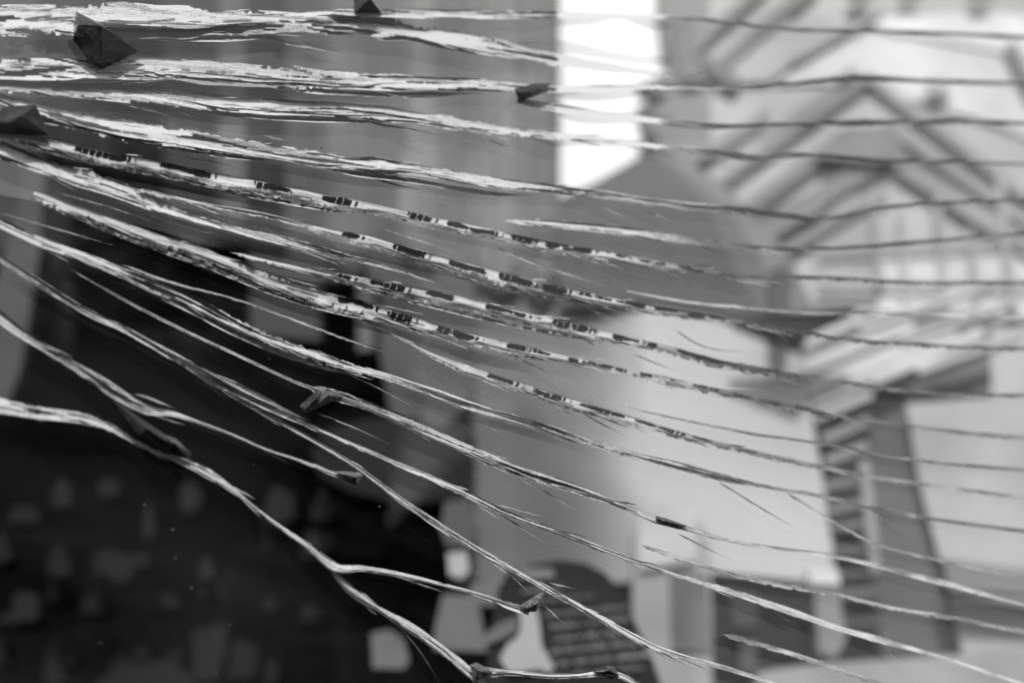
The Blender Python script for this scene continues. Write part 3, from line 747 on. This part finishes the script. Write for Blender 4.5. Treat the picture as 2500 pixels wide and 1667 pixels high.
def ribbon(name, oname, parent, mat, x0, x1, yf, wf, seed, darks=(), rf=None, base=0.82, step=2.0, nv=17, taper=(0, 0), conch=False, meander=1.0, strands=True, pale=0.60):
    """A fracture face slanting through the glass from its back (upper rim) to its front (lower rim)."""
    x = np.arange(x0, x1 + step, step)
    y = yf(x); w = wf(x)
    rs = np.random.default_rng(seed)
    if conch:
        w = w * 1.10 * (1 + 0.14 * n2(x / 60.0, seed, seed))
        y = y + 0.12 * w
        y = y + 0.5 * n2(x / 90.0, 1.3, seed)
    else:
        if strands:
            w = w * 1.06
        w = w * (1 + 0.20 * n2(x / 70.0, seed, seed))
        y = y + meander * (0.8 * n2(x / 120.0, 1.3, seed) + 0.25 * n2(x / 18.0, 4.2, seed))
    if taper[0]: w = w * sm(0, taper[0], x - x0)
    if taper[1]: w = w * sm(0, taper[1], x1 - x)
    w = np.maximum(w, 0.4)
    dy = np.gradient(y, x); ln = np.sqrt(1 + dy * dy)
    nx, ny = -dy / ln, 1 / ln
    v = np.linspace(0, 1, nv)[None, :]
    s = w[:, None] * (v - 0.5)
    SX = x[:, None] + nx[:, None] * s
    SY = y[:, None] + ny[:, None] * s
    U = np.repeat(x[:, None], nv, 1)
    V = np.repeat(v, len(x), 0)
    wm = np.maximum(w, 1.0)[:, None] * 0.000144          # width in metres
    run = np.minimum(THK * 0.86, 1.6 * wm + 0.0006)
    corr = 0.00020 * n2(U / 70.0, V * 3.4, seed + 1) + 0.00008 * n2(U / 22.0, V * 6.0, seed + 2)
    if conch:
        corr = corr * 0.35
    off = THK * 0.5 + run * (0.5 - V) + corr * np.minimum(1, wm / 0.002)
    off = np.clip(off, 0.00035, THK - 0.00035) + 0.0003
    P = on_pane(SX, SY, off)
    st = n2(U / 90.0, V * 5.0, seed + 5) * 0.5 + n2(U / 30.0, V * 9.0, seed + 6) * 0.5
    rag = 0.20 * n2(U / 8.0, 2.0, seed + 7) + 0.12 * n2(U / 24.0, 2.0, seed + 8)
    grain = np.ones_like(U)
    if conch:
        lowz = sm(0.50, 0.60, V + 0.08 * n2(U / 30.0, 3.0, seed))
        up = 0.88 + 0.22 * st
        frost_refl = up * (1 - lowz) + lowz * (0.58 + 0.60 * st)
        grain = 0.22 * (1 - lowz) + 0.9 * lowz
        rib = np.sin(U / 2.6 + 4 * V * V)
        near = np.zeros_like(frost_refl); dk = np.zeros_like(frost_refl)
        bend = 15.0 * (w[:, None] / 36.0) * np.sqrt(np.clip(1 - ((V - 0.26) / 0.27) ** 2, 0, 1))
        for k, (d0, d1) in enumerate(darks):
            rag2 = (1.2 if k % 2 else 4.0) * n2(V * 9.0, U / 8.0, seed + k)
            wgt = sm(-2.5, 2.5, U + bend * 0.7 - 8 + rag2 - d0) * sm(-2.5, 2.5, d1 - U + bend - 8 + rag2)
            dk = np.maximum(dk, wgt)
            if k % 3 != 2:
                near = np.maximum(near, np.exp(-((U - bend - d1 + 1) / 13.0) ** 2))
        vlo = 0.06 + 0.16 * np.clip(n2(U / 55.0, 7.0, seed + 31), 0, 1)
        vhi = 0.46 + 0.14 * n2(U / 45.0, 9.0, seed + 32)
        inband = sm(-0.03, 0.03, V - vlo + 0.04 * n2(U / 22.0, 4.0, seed + 2)) * (1 - sm(-0.04, 0.04, V - vhi + 0.05 * n2(U / 18.0, 1.0, seed + 2) + 0.03 * n2(U / 6.0, 1.0, seed + 2)))
        sheen = 0.22 * np.clip(n2(U / 20.0, V * 6.0, seed + 33) + 0.1, 0, 1)
        frost_refl = frost_refl * (1 - dk * inband) + (sheen - 0.06) * dk * inband
        frost_refl = frost_refl - 0.8 * near * inband * (rib > 0.35)
        frost_refl = frost_refl + 0.75 * dk * inband * (rib > 0.82) * sm(0.0, 0.3, n2(U / 40.0, 6.0, seed + 44))
        frost_refl = np.where(V < 0.05, frost_refl - 0.7, frost_refl)
        # far along, the painted dark reflections break into small steps
        far = sm(1150, 1500, U)
        frost_refl = frost_refl - far * inband * 0.9 * sm(0.12, 0.4, n2(U / 15.0, V * 2.0, seed + 15))
        cover = 0.3 + 0.7 * sm(0.0, 0.06, V) * (1 - sm(0.60, 0.92, V + 1.5 * rag + 0.2 * st))
    else:
        frost_refl = base - 0.14 + 0.45 * st
        cover = sm(0.02, 0.22, V + rag * 0.6) * (1 - sm(0.70, 0.95, V + rag)) * (0.85 if pale < 0.7 else 1.05) + 0.12
        if len(darks):
            dk = np.zeros_like(frost_refl)
            for k, (d0, d1) in enumerate(darks):
                dk = np.maximum(dk, sm(-4, 4, U - d0) * sm(-4, 4, d1 - U))
            frost_refl = frost_refl - dk * sm(0.15, 0.25, V) * (1 - sm(0.5, 0.65, V)) * (0.75 + 0.9 * n2(U / 7.0, V * 2, seed))
        if strands:
            for k in range(int((x1 - x0) / 30) + 4):
                uc, L_ = rs.uniform(x0, x1), rs.uniform(90, 620)
                vc, hw, dv = rs.uniform(0.06, 0.92), rs.uniform(0.05, 0.20), rs.uniform(-0.25, 0.42)
                val = rs.uniform(0.72, 1.10) if rs.random() < pale else rs.uniform(-0.2, 0.42)  # bright and dark facet reflections painted into the tone
                val = val + rs.uniform(-0.25, 0.25) * (U[max(0, np.searchsorted(x, uc - L_ / 2)):np.searchsorted(x, uc + L_ / 2)] - uc) / L_
                a = np.searchsorted(x, uc - L_ / 2); b = np.searchsorted(x, uc + L_ / 2)
                if b - a < 4: continue
                t = (U[a:b] - uc) / (L_ / 2)
                h = hw * np.clip(1 - t * t, 0, 1) ** 0.8 * (1 + 0.22 * n2(U[a:b] / 26.0, k, seed))
                m = 1 - sm(0.78, 1.0, np.abs(V[a:b] - (vc + dv * t)) / np.maximum(h, 1e-3))
                frost_refl[a:b] = frost_refl[a:b] * (1 - m) + val * m
                cover[a:b] = np.maximum(cover[a:b], m * 0.88)
        grain = np.full_like(U, 0.8) + 0.9 * sm(0.1, 0.4, n2(U / 120.0, V * 2.0, seed + 40))
    if rf is not None:
        k = sm(1500, 1950, U)
        bit = 0.25 * n2(U / 40.0, V * 1.5, seed + 12)
        frost_refl = frost_refl * (1 - 0.85 * k) + 0.85 * k * (rf + bit)
    if yf(np.array([1490.0]))[0] < 420:                   # white reflection that washes out the cracks, painted in
        k = sm(1350, 1372, U) * (1 - sm(1590, 1640, U))
        frost_refl = frost_refl * (1 - k) + k * 1.25
    UVs = np.stack([U + seed * 311.0, s + seed * 57.0], -1)
    o = grid_obj(oname, P, mat, uv=UVs, attrs={'frost_refl': frost_refl, 'cover': cover, 'grain': grain})
    adopt(o, parent)
    return o


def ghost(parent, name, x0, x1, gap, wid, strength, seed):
    """The double reflection of a crack, painted as a dim band below it."""
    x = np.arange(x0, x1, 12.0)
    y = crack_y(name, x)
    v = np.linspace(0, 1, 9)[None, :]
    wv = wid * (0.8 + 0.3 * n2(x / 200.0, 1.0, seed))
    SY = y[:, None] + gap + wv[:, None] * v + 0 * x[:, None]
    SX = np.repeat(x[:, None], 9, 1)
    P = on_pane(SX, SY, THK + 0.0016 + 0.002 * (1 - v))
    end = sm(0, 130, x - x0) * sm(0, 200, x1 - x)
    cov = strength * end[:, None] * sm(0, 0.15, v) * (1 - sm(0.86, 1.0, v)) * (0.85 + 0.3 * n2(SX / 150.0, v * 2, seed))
    o = grid_obj('crack_ghost', P, GHOST, attrs={'cover': np.clip(cov, 0, 1)})
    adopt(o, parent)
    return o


seed = 3
for nm in CR:
    p = CR[nm]
    x0 = START.get(nm, p[0][0]); x1 = END.get(nm, p[-1][0])
    x0, x1 = max(x0, -980), min(x1, 2860)
    conch = nm in ('a5', 'a7', 'a8', 'a9', 'a9b')
    par = owner.get(nm, pane)
    seed += 1
    ribbon(nm, 'fracture_face' if par is not pane else 'crack_face', par, FRACT, x0, x1,
           lambda x, nm=nm: crack_y(nm, x), lambda x, nm=nm: crack_w(nm, x), seed,
           DARK_REFL.get(nm, ()), RIGHT.get(nm), conch=conch, base={'a1': 0.98, 'a2': 1.0, 'a3': 1.0, 'a4': 1.02, 'a6': 1.0, 'a10': 0.86, 'a12': 0.76, 'a15': 0.58, 'a14': 0.66, 'a13': 0.8}.get(nm, 0.86),
           pale=0.80 if nm in ('a1', 'a2', 'a3', 'a4', 'a6') else 0.62,
           taper=(30 if nm in START and nm != 'a9' else 0, 60 if nm in ('a1', 'a6') else 0))

# double faces: some cracks carry a second, duller face running just below the first
SECOND = [('a9', 130, 1010, 26, 16), ('a10', 300, 900, 24, 12), ('a4', 240, 700, 26, 18), ('a4', 760, 1330, 30, 12), ('a3', 420, 1000, 26, 16), ('a2', 560, 1200, 30, 14),
          ('a6', 150, 620, 26, 14), ('a12', 470, 760, -16, 14), ('a1', 180, 760, 40, 14), ('a5', 350, 900, 27, 12), ('a8', 900, 1500, 28, 10),
          ('a7', 1000, 1450, 27, 9), ('a11', 1180, 1500, -12, 8), ('a14', 150, 400, -18, 12), ('a2', 20, 480, 26, 16), ('a3', 0, 420, 18, 12), ('a4', 120, 900, 4, 24), ('a6', -100, 420, 4, 22), ('a2', 300, 1000, 2, 22), ('a3', 430, 980, 2, 18), ('a1', 150, 620, 0, 30)]
for k, (nm, x0, x1, dy, wd) in enumerate(SECOND):
    ribbon(nm, 'crack_face', pane, FRACT, x0, x1, lambda x, nm=nm, dy=dy, x0=x0, x1=x1: crack_y(nm, x) + dy * (0.6 + 0.4 * np.sin((x - x0) / (x1 - x0) * 3.1)),
           lambda x, wd=wd: np.full_like(x, wd), 60 + k, base=0.55 if abs(dy) > 5 else 1.02, taper=(120, 160))

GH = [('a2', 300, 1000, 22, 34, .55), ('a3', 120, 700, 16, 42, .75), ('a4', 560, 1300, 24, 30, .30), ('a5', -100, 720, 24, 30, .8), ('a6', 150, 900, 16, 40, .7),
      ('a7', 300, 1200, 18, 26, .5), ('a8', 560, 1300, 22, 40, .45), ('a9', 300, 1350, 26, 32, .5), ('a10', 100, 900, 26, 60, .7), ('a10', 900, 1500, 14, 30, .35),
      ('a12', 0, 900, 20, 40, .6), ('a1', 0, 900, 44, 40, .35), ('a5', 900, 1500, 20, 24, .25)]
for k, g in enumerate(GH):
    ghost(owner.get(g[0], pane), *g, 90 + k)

for k, (nm, gap, wid, cv) in enumerate([('a0', -6, 46, .30), ('a1', -46, 50, .26), ('a2', -8, 44, .32), ('a2b', -14, 50, .28), ('a3', -6, 42, .28)]):  # dark film bands painting grey ghost tones over the white gap
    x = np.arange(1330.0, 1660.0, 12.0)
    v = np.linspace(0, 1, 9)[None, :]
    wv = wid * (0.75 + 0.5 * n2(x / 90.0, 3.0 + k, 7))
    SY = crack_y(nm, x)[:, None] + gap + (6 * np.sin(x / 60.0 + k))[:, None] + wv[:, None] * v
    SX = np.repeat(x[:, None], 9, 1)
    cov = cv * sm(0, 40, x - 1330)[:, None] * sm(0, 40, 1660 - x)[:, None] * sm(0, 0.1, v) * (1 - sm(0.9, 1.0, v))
    adopt(grid_obj('crack_ghost', on_pane(SX, SY, THK + 0.0042), GHOST, attrs={'cover': cov}), owner.get(nm, pane))

# hairline splinters that leave the cracks
HL = [[(1204, 602), (1331, 653), (1483, 700)], [(1468, 631), (1580, 681)], [(933, 559), (1103, 613)], [(1389, 736), (1490, 775), (1591, 815)],
      [(1230, 859), (1330, 908), (1410, 952)], [(1078, 826), (1179, 866)], [(296, 645), (420, 690), (564, 728), (850, 830), (944, 862)], [(825, 902), (930, 950), (1013, 996)],
      [(1338, 978), (1403, 1017)], [(1418, 1007), (1533, 1068)], [(1147, 1014), (1237, 1068)], [(773, 1008), (860, 1042), (951, 1083)], [(1540, 862), (1675, 916)],
      [(1421, 826), (1461, 848)], [(1457, 502), (1537, 535)], [(1570, 513), (1645, 542)], [(980, 329), (1060, 363)], [(900, 300), (1010, 318), (1100, 336)], [(1168, 332), (1284, 376)],
      [(614, 83), (720, 110), (850, 137)], [(1748, 1172), (1850, 1235), (1928, 1280), (1965, 1295)], [(1917, 1201), (2011, 1259), (2120, 1320), (2243, 1356), (2500, 1410), (2700, 1450)],
      [(2102, 1233), (2167, 1262), (2225, 1302)], [(1650, 1300), (1740, 1345), (1813, 1378)], [(2109, 1555), (2174, 1595), (2235, 1642)], [(1874, 1483), (1950, 1530)],
      [(1204, 1241), (1280, 1292), (1349, 1338)], [(1208, 1230), (1331, 1262)], [(1313, 1188), (1370, 1225), (1425, 1252)], [(1226, 1382), (1260, 1415), (1295, 1450)],
      [(1324, 1472), (1378, 1523)], [(1338, 1421), (1403, 1436)], [(1763, 1547), (1924, 1593), (2142, 1667), (2300, 1715)], [(1562, 1329), (1717, 1381), (1866, 1421), (2038, 1450), (2153, 1478), (2354, 1513), (2600, 1560)],
      [(847, 1433), (920, 1487), (994, 1551), (1042, 1614), (1072, 1667), (1085, 1700)], [(140, 470), (300, 515), (420, 560)], [(0, 520), (140, 560), (280, 600)],
      [(1700, 600), (1780, 622)], [(1790, 690), (1830, 712)], [(570, 560), (640, 585), (745, 600)], [(450, 385), (560, 405), (590, 415)], [(520, 500), (640, 520), (760, 548)],
      [(1880, 800), (1930, 838)], [(1640, 800), (1700, 838), (1840, 862)], [(1010, 470), (1110, 488)], [(900, 410), (1000, 440), (1060, 466)], [(870, 416), (960, 450), (1040, 465)],
      [(640, 330), (700, 345)], [(420, 270), (500, 290)], [(280, 245), (420, 285)], [(90, 845), (165, 862)], [(325, 960), (380, 978), (432, 998)], [(1925, 985), (2060, 1018)]]
HW = {32: 13, 33: 13, 21: 8, 6: 7, 0: 7, 4: 7, 27: 6, 51: 10, 50: 12, 52: 8, 46: 9, 47: 8, 45: 9, 49: 10, 19: 10, 17: 8}
for k, pts in enumerate(HL):
    pp = np.array(pts, float)
    wd = HW.get(k, 4.6)
    far = pp[:, 0].mean() > 1650 and pp[:, 1].mean() < 1290
    ribbon('h', 'hairline_crack', pane, HAIR, pp[0, 0], pp[-1, 0], lambda x, pp=pp: pchip(pp[:, 0], pp[:, 1], x),
           lambda x, wd=wd: np.full_like(x, wd), 120 + k, base=0.42 if far else 0.86, step=2.0, nv=5, strands=False,
           taper=(25, min(120, (pp[-1, 0] - pp[0, 0]) * 0.6)), meander=0.7)


def fringe(nm, parent, n, x0, x1, seed):
    """Short feathery splinters that leave one crack, too fine to pick apart: one mesh."""
    rs = np.random.default_rng(seed)
    Ps, F, C, G, UVL, faces = [], [], [], [], [], []
    base_i = 0
    for k in range(max(5, int(n * 0.62))):
        a = rs.uniform(x0, x1); L_ = rs.uniform(25, 130) * (0.6 if rs.random() < 0.5 else 1)
        w0 = crack_w(nm, np.array([a]))[0]
        x = np.linspace(a, a + L_, 14)
        slope = (crack_y(nm, np.array([a + 20]))[0] - crack_y(nm, np.array([a - 20]))[0]) / 40
        side = 1 if rs.random() < 0.78 else -1
        y = crack_y(nm, np.array([a]))[0] + side * w0 * rs.uniform(0.2, 0.5) + (x - a) * (slope + side * rs.uniform(0.02, 0.20)) + 1.2 * n2(x / 14.0, k, seed)
        wd = rs.uniform(1.4, 3.8) * np.sin(np.pi * np.clip((x - a) / L_, 0.02, 0.98)) ** 0.7
        v = np.linspace(-0.5, 0.5, 3)[None, :]
        SX = np.repeat(x[:, None], 3, 1); SY = y[:, None] + wd[:, None] * v
        Ps.append(on_pane(SX, SY, 0.0012 - 0.0008 * v).reshape(-1, 3))
        fv = rs.uniform(0.65, 1.0) if rs.random() < 0.72 else rs.uniform(-0.1, 0.3)
        F.append(np.full(42, fv)); C.append(np.repeat(0.35 + 0.6 * np.clip(n2(x / 20.0, k, seed) + 0.7, 0, 1), 3)); G.append(np.full(42, 1.0))
        UVL.append(np.stack([SX + k * 91, SY], -1).reshape(-1, 2))
        for i in range(13):
            for j in range(2):
                b = base_i + i * 3 + j
                faces.append((b, b + 3, b + 4, b + 1))
        base_i += 42
    o = mesh_obj('splinter_fringe', np.concatenate(Ps), faces, HAIR, smooth=True)
    uvs = np.concatenate(UVL)
    lay = o.data.uv_layers.new(name='UVMap')
    vi = np.zeros(len(o.data.loops), dtype=np.int32); o.data.loops.foreach_get('vertex_index', vi)
    lay.data.foreach_set('uv', uvs[vi].reshape(-1).astype(np.float32))
    for key, arr in (('frost_refl', F), ('cover', C), ('grain', G)):
        at = o.data.attributes.new(key, 'FLOAT', 'POINT')
        at.data.foreach_set('value', np.concatenate(arr).astype(np.float32))
    o['kind'] = 'stuff'
    adopt(o, parent)


for k, (nm, n, x0, x1) in enumerate([('a1', 46, 0, 1340), ('a2', 46, 0, 1340), ('a3', 50, 0, 1700), ('a4', 54, 100, 1850), ('a4b', 26, 1280, 1850), ('a5', 50, 50, 1800), ('a6', 30, 0, 950),
                                     ('a7', 46, 420, 1900), ('a8', 46, 620, 1900), ('a9', 56, 90, 1950), ('a9b', 36, 900, 1900), ('a10', 52, 0, 1900), ('a11', 36, 800, 1800), ('a12', 44, 0, 1900),
                                     ('a13', 30, 600, 1700), ('a14', 16, 50, 800), ('a15', 22, 20, 1200), ('a16', 14, 830, 1150)]):
    fringe(nm, owner.get(nm, pane), n, x0, x1, 300 + k)


def chip(name, pts, ridge, height, mat=None):
    """A splinter of glass standing proud of the pane: outline pts, raised ridge points; its pale broken rim also paints edge highlights."""
    bm = bmesh.new()
    for x, y in pts:
        bm.verts.new(on_pane(x, y, 0.0006)); bm.verts.new(on_pane(x, y, 0.0022))
    for x, y, k in ridge:
        bm.verts.new(on_pane(x, y, -height * k))
    bmesh.ops.convex_hull(bm, input=bm.verts)
    bmesh.ops.delete(bm, geom=[v for v in bm.verts if not v.link_faces], context='VERTS')
    bmesh.ops.recalc_face_normals(bm, faces=bm.faces)
    bmesh.ops.bevel(bm, geom=bm.edges[:], offset=0.00022, segments=1, affect='EDGES')
    for f in bm.faces:
        f.material_index = 1 if (f.calc_area() < 1.2e-6 and len(f.verts) == 4) else 0
    me = bpy.data.meshes.new(name); bm.to_mesh(me); bm.free()
    me.materials.append(mat or CHIP)
    me.materials.append(RIM_GLINT)
    o = bpy.data.objects.new(name, me); COL.objects.link(o)
    adopt(o, pane)
    return o


RIM_GLINT = grey(120, 0.3, 0.4, 300.0)  # pale grey that paints bright edges on the chips
chip('glass_chip', [(186, 29), (215, 44), (246, 58), (295, 92), (340, 127), (300, 140), (249, 170), (217, 152), (177, 98), (182, 60)], [(246, 62, 1.0), (248, 120, 0.7), (190, 60, 0.5)], 0.010)
chip('glass_chip', [(7, 260), (50, 266), (88, 256), (104, 292), (120, 332), (80, 330), (45, 322), (0, 328), (-30, 300)], [(52, 285, 1.0), (20, 300, 0.6)], 0.007)
chip('glass_chip', [(862, -12), (910, -14), (933, 34), (900, 31), (866, 32)], [(905, -2, 1.0), (880, 20, 0.5)], 0.006)
chip('glass_chip', [(755, 981), (775, 951), (786, 956), (782, 981), (744, 1009), (731, 990)], [(772, 970, 1.0), (748, 995, 0.6)], 0.005)
chip('glass_chip', [(1255, 217), (1280, 222), (1306, 204), (1330, 212), (1345, 203), (1330, 226), (1300, 226), (1268, 249)], [(1272, 226, 1.0), (1318, 215, 0.7)], 0.006)
chip('glass_chip', [(272, 974), (314, 1001), (370, 1038), (416, 1072), (466, 1102), (463, 1122), (430, 1104), (380, 1088), (338, 1062), (322, 1030)], [(360, 1048, 1.0), (430, 1092, 0.7), (310, 1008, 0.4)], 0.006)
chip('glass_chip', [(1600, 1258), (1625, 1264), (1680, 1284), (1660, 1290), (1605, 1276)], [(1625, 1272, 1.0), (1655, 1282, .4)], 0.003)
PALE = chip_material(0.06)
PALE.name = 'pale_glass_chip'
chip('glass_flake', [(790, 953), (826, 956), (838, 968), (800, 984), (770, 998), (744, 1010), (760, 992), (784, 978)], [(800, 965, 1.0), (770, 990, 0.4)], 0.004, PALE)
chip('glass_flake', [(816, 1150), (846, 1150), (876, 1152), (888, 1160), (870, 1184), (842, 1173)], [(868, 1162, 1.0), (845, 1162, 0.3)], 0.004, PALE)
chip('glass_flake', [(1268, 1478), (1300, 1474), (1320, 1452), (1334, 1436), (1326, 1468), (1308, 1492), (1280, 1494)], [(1312, 1472, 1.0), (1290, 1484, 0.4)], 0.004, PALE)
chip('glass_flake', [(1446, 1640), (1478, 1624), (1500, 1627), (1512, 1650), (1492, 1656), (1470, 1646)], [(1488, 1634, 1.0), (1470, 1640, 0.5)], 0.004, CHIP)
chip('glass_flake', [(1146, 1622), (1164, 1616), (1180, 1632), (1204, 1640), (1180, 1652), (1160, 1660)], [(1170, 1636, 1.0), (1158, 1625, 0.6)], 0.004, PALE)
chip('glass_flake', [(400, 1060), (430, 1070), (452, 1092), (440, 1102), (405, 1084)], [(426, 1082, 1.0), (440, 1094, .5)], 0.008, PALE)

# grit and dust on the outer face
DUST = fracture_material('dust_grain', 0.8, 2.0)
speck = grey(96, 0.8, 0.1)
dark_speck = grey(10, 0.6, 0.1)
r = np.random.default_rng(11)
SP = [(353, 1232, 5, 0), (422, 1293, 6, 0), (468, 1434, 4, 0), (527, 1642, 5, 0), (785, 361, 4, 1), (658, 876, 3, 0), (428, 1362, 3, 0), (133, 1344, 3, 0), (300, 1010, 3, 0),
      (1420, 650, 3, 0), (1487, 687, 4, 0), (1378, 755, 3, 0), (1044, 1045, 3, 0), (926, 1236, 3, 0), (245, 1570, 4, 0), (620, 1135, 3, 0), (560, 1525, 3, 0)]
for k in range(8):
    SP.append((r.uniform(30, 1700), r.uniform(300, 1640), r.uniform(1.3, 2.2), 0))
for (x, y, s, d) in SP:
    bm = bmesh.new()
    bmesh.ops.create_icosphere(bm, subdivisions=1, radius=1.0)
    c = on_pane(x, y, -0.0001)
    q = s * 0.000085
    ax = r.uniform(0.6, 1.5)
    for v in bm.verts:
        jit = r.uniform(0.75, 1.2)
        v.co = Vector(c) + Vector((v.co.x * q * jit, v.co.y * q * 0.5 * jit, v.co.z * q * ax * jit))
    me = bpy.data.meshes.new('dust_speck'); bm.to_mesh(me); bm.free()
    me.materials.append(dark_speck if d else speck)
    o = bpy.data.objects.new('dust_speck', me); COL.objects.link(o)
    adopt(o, pane)
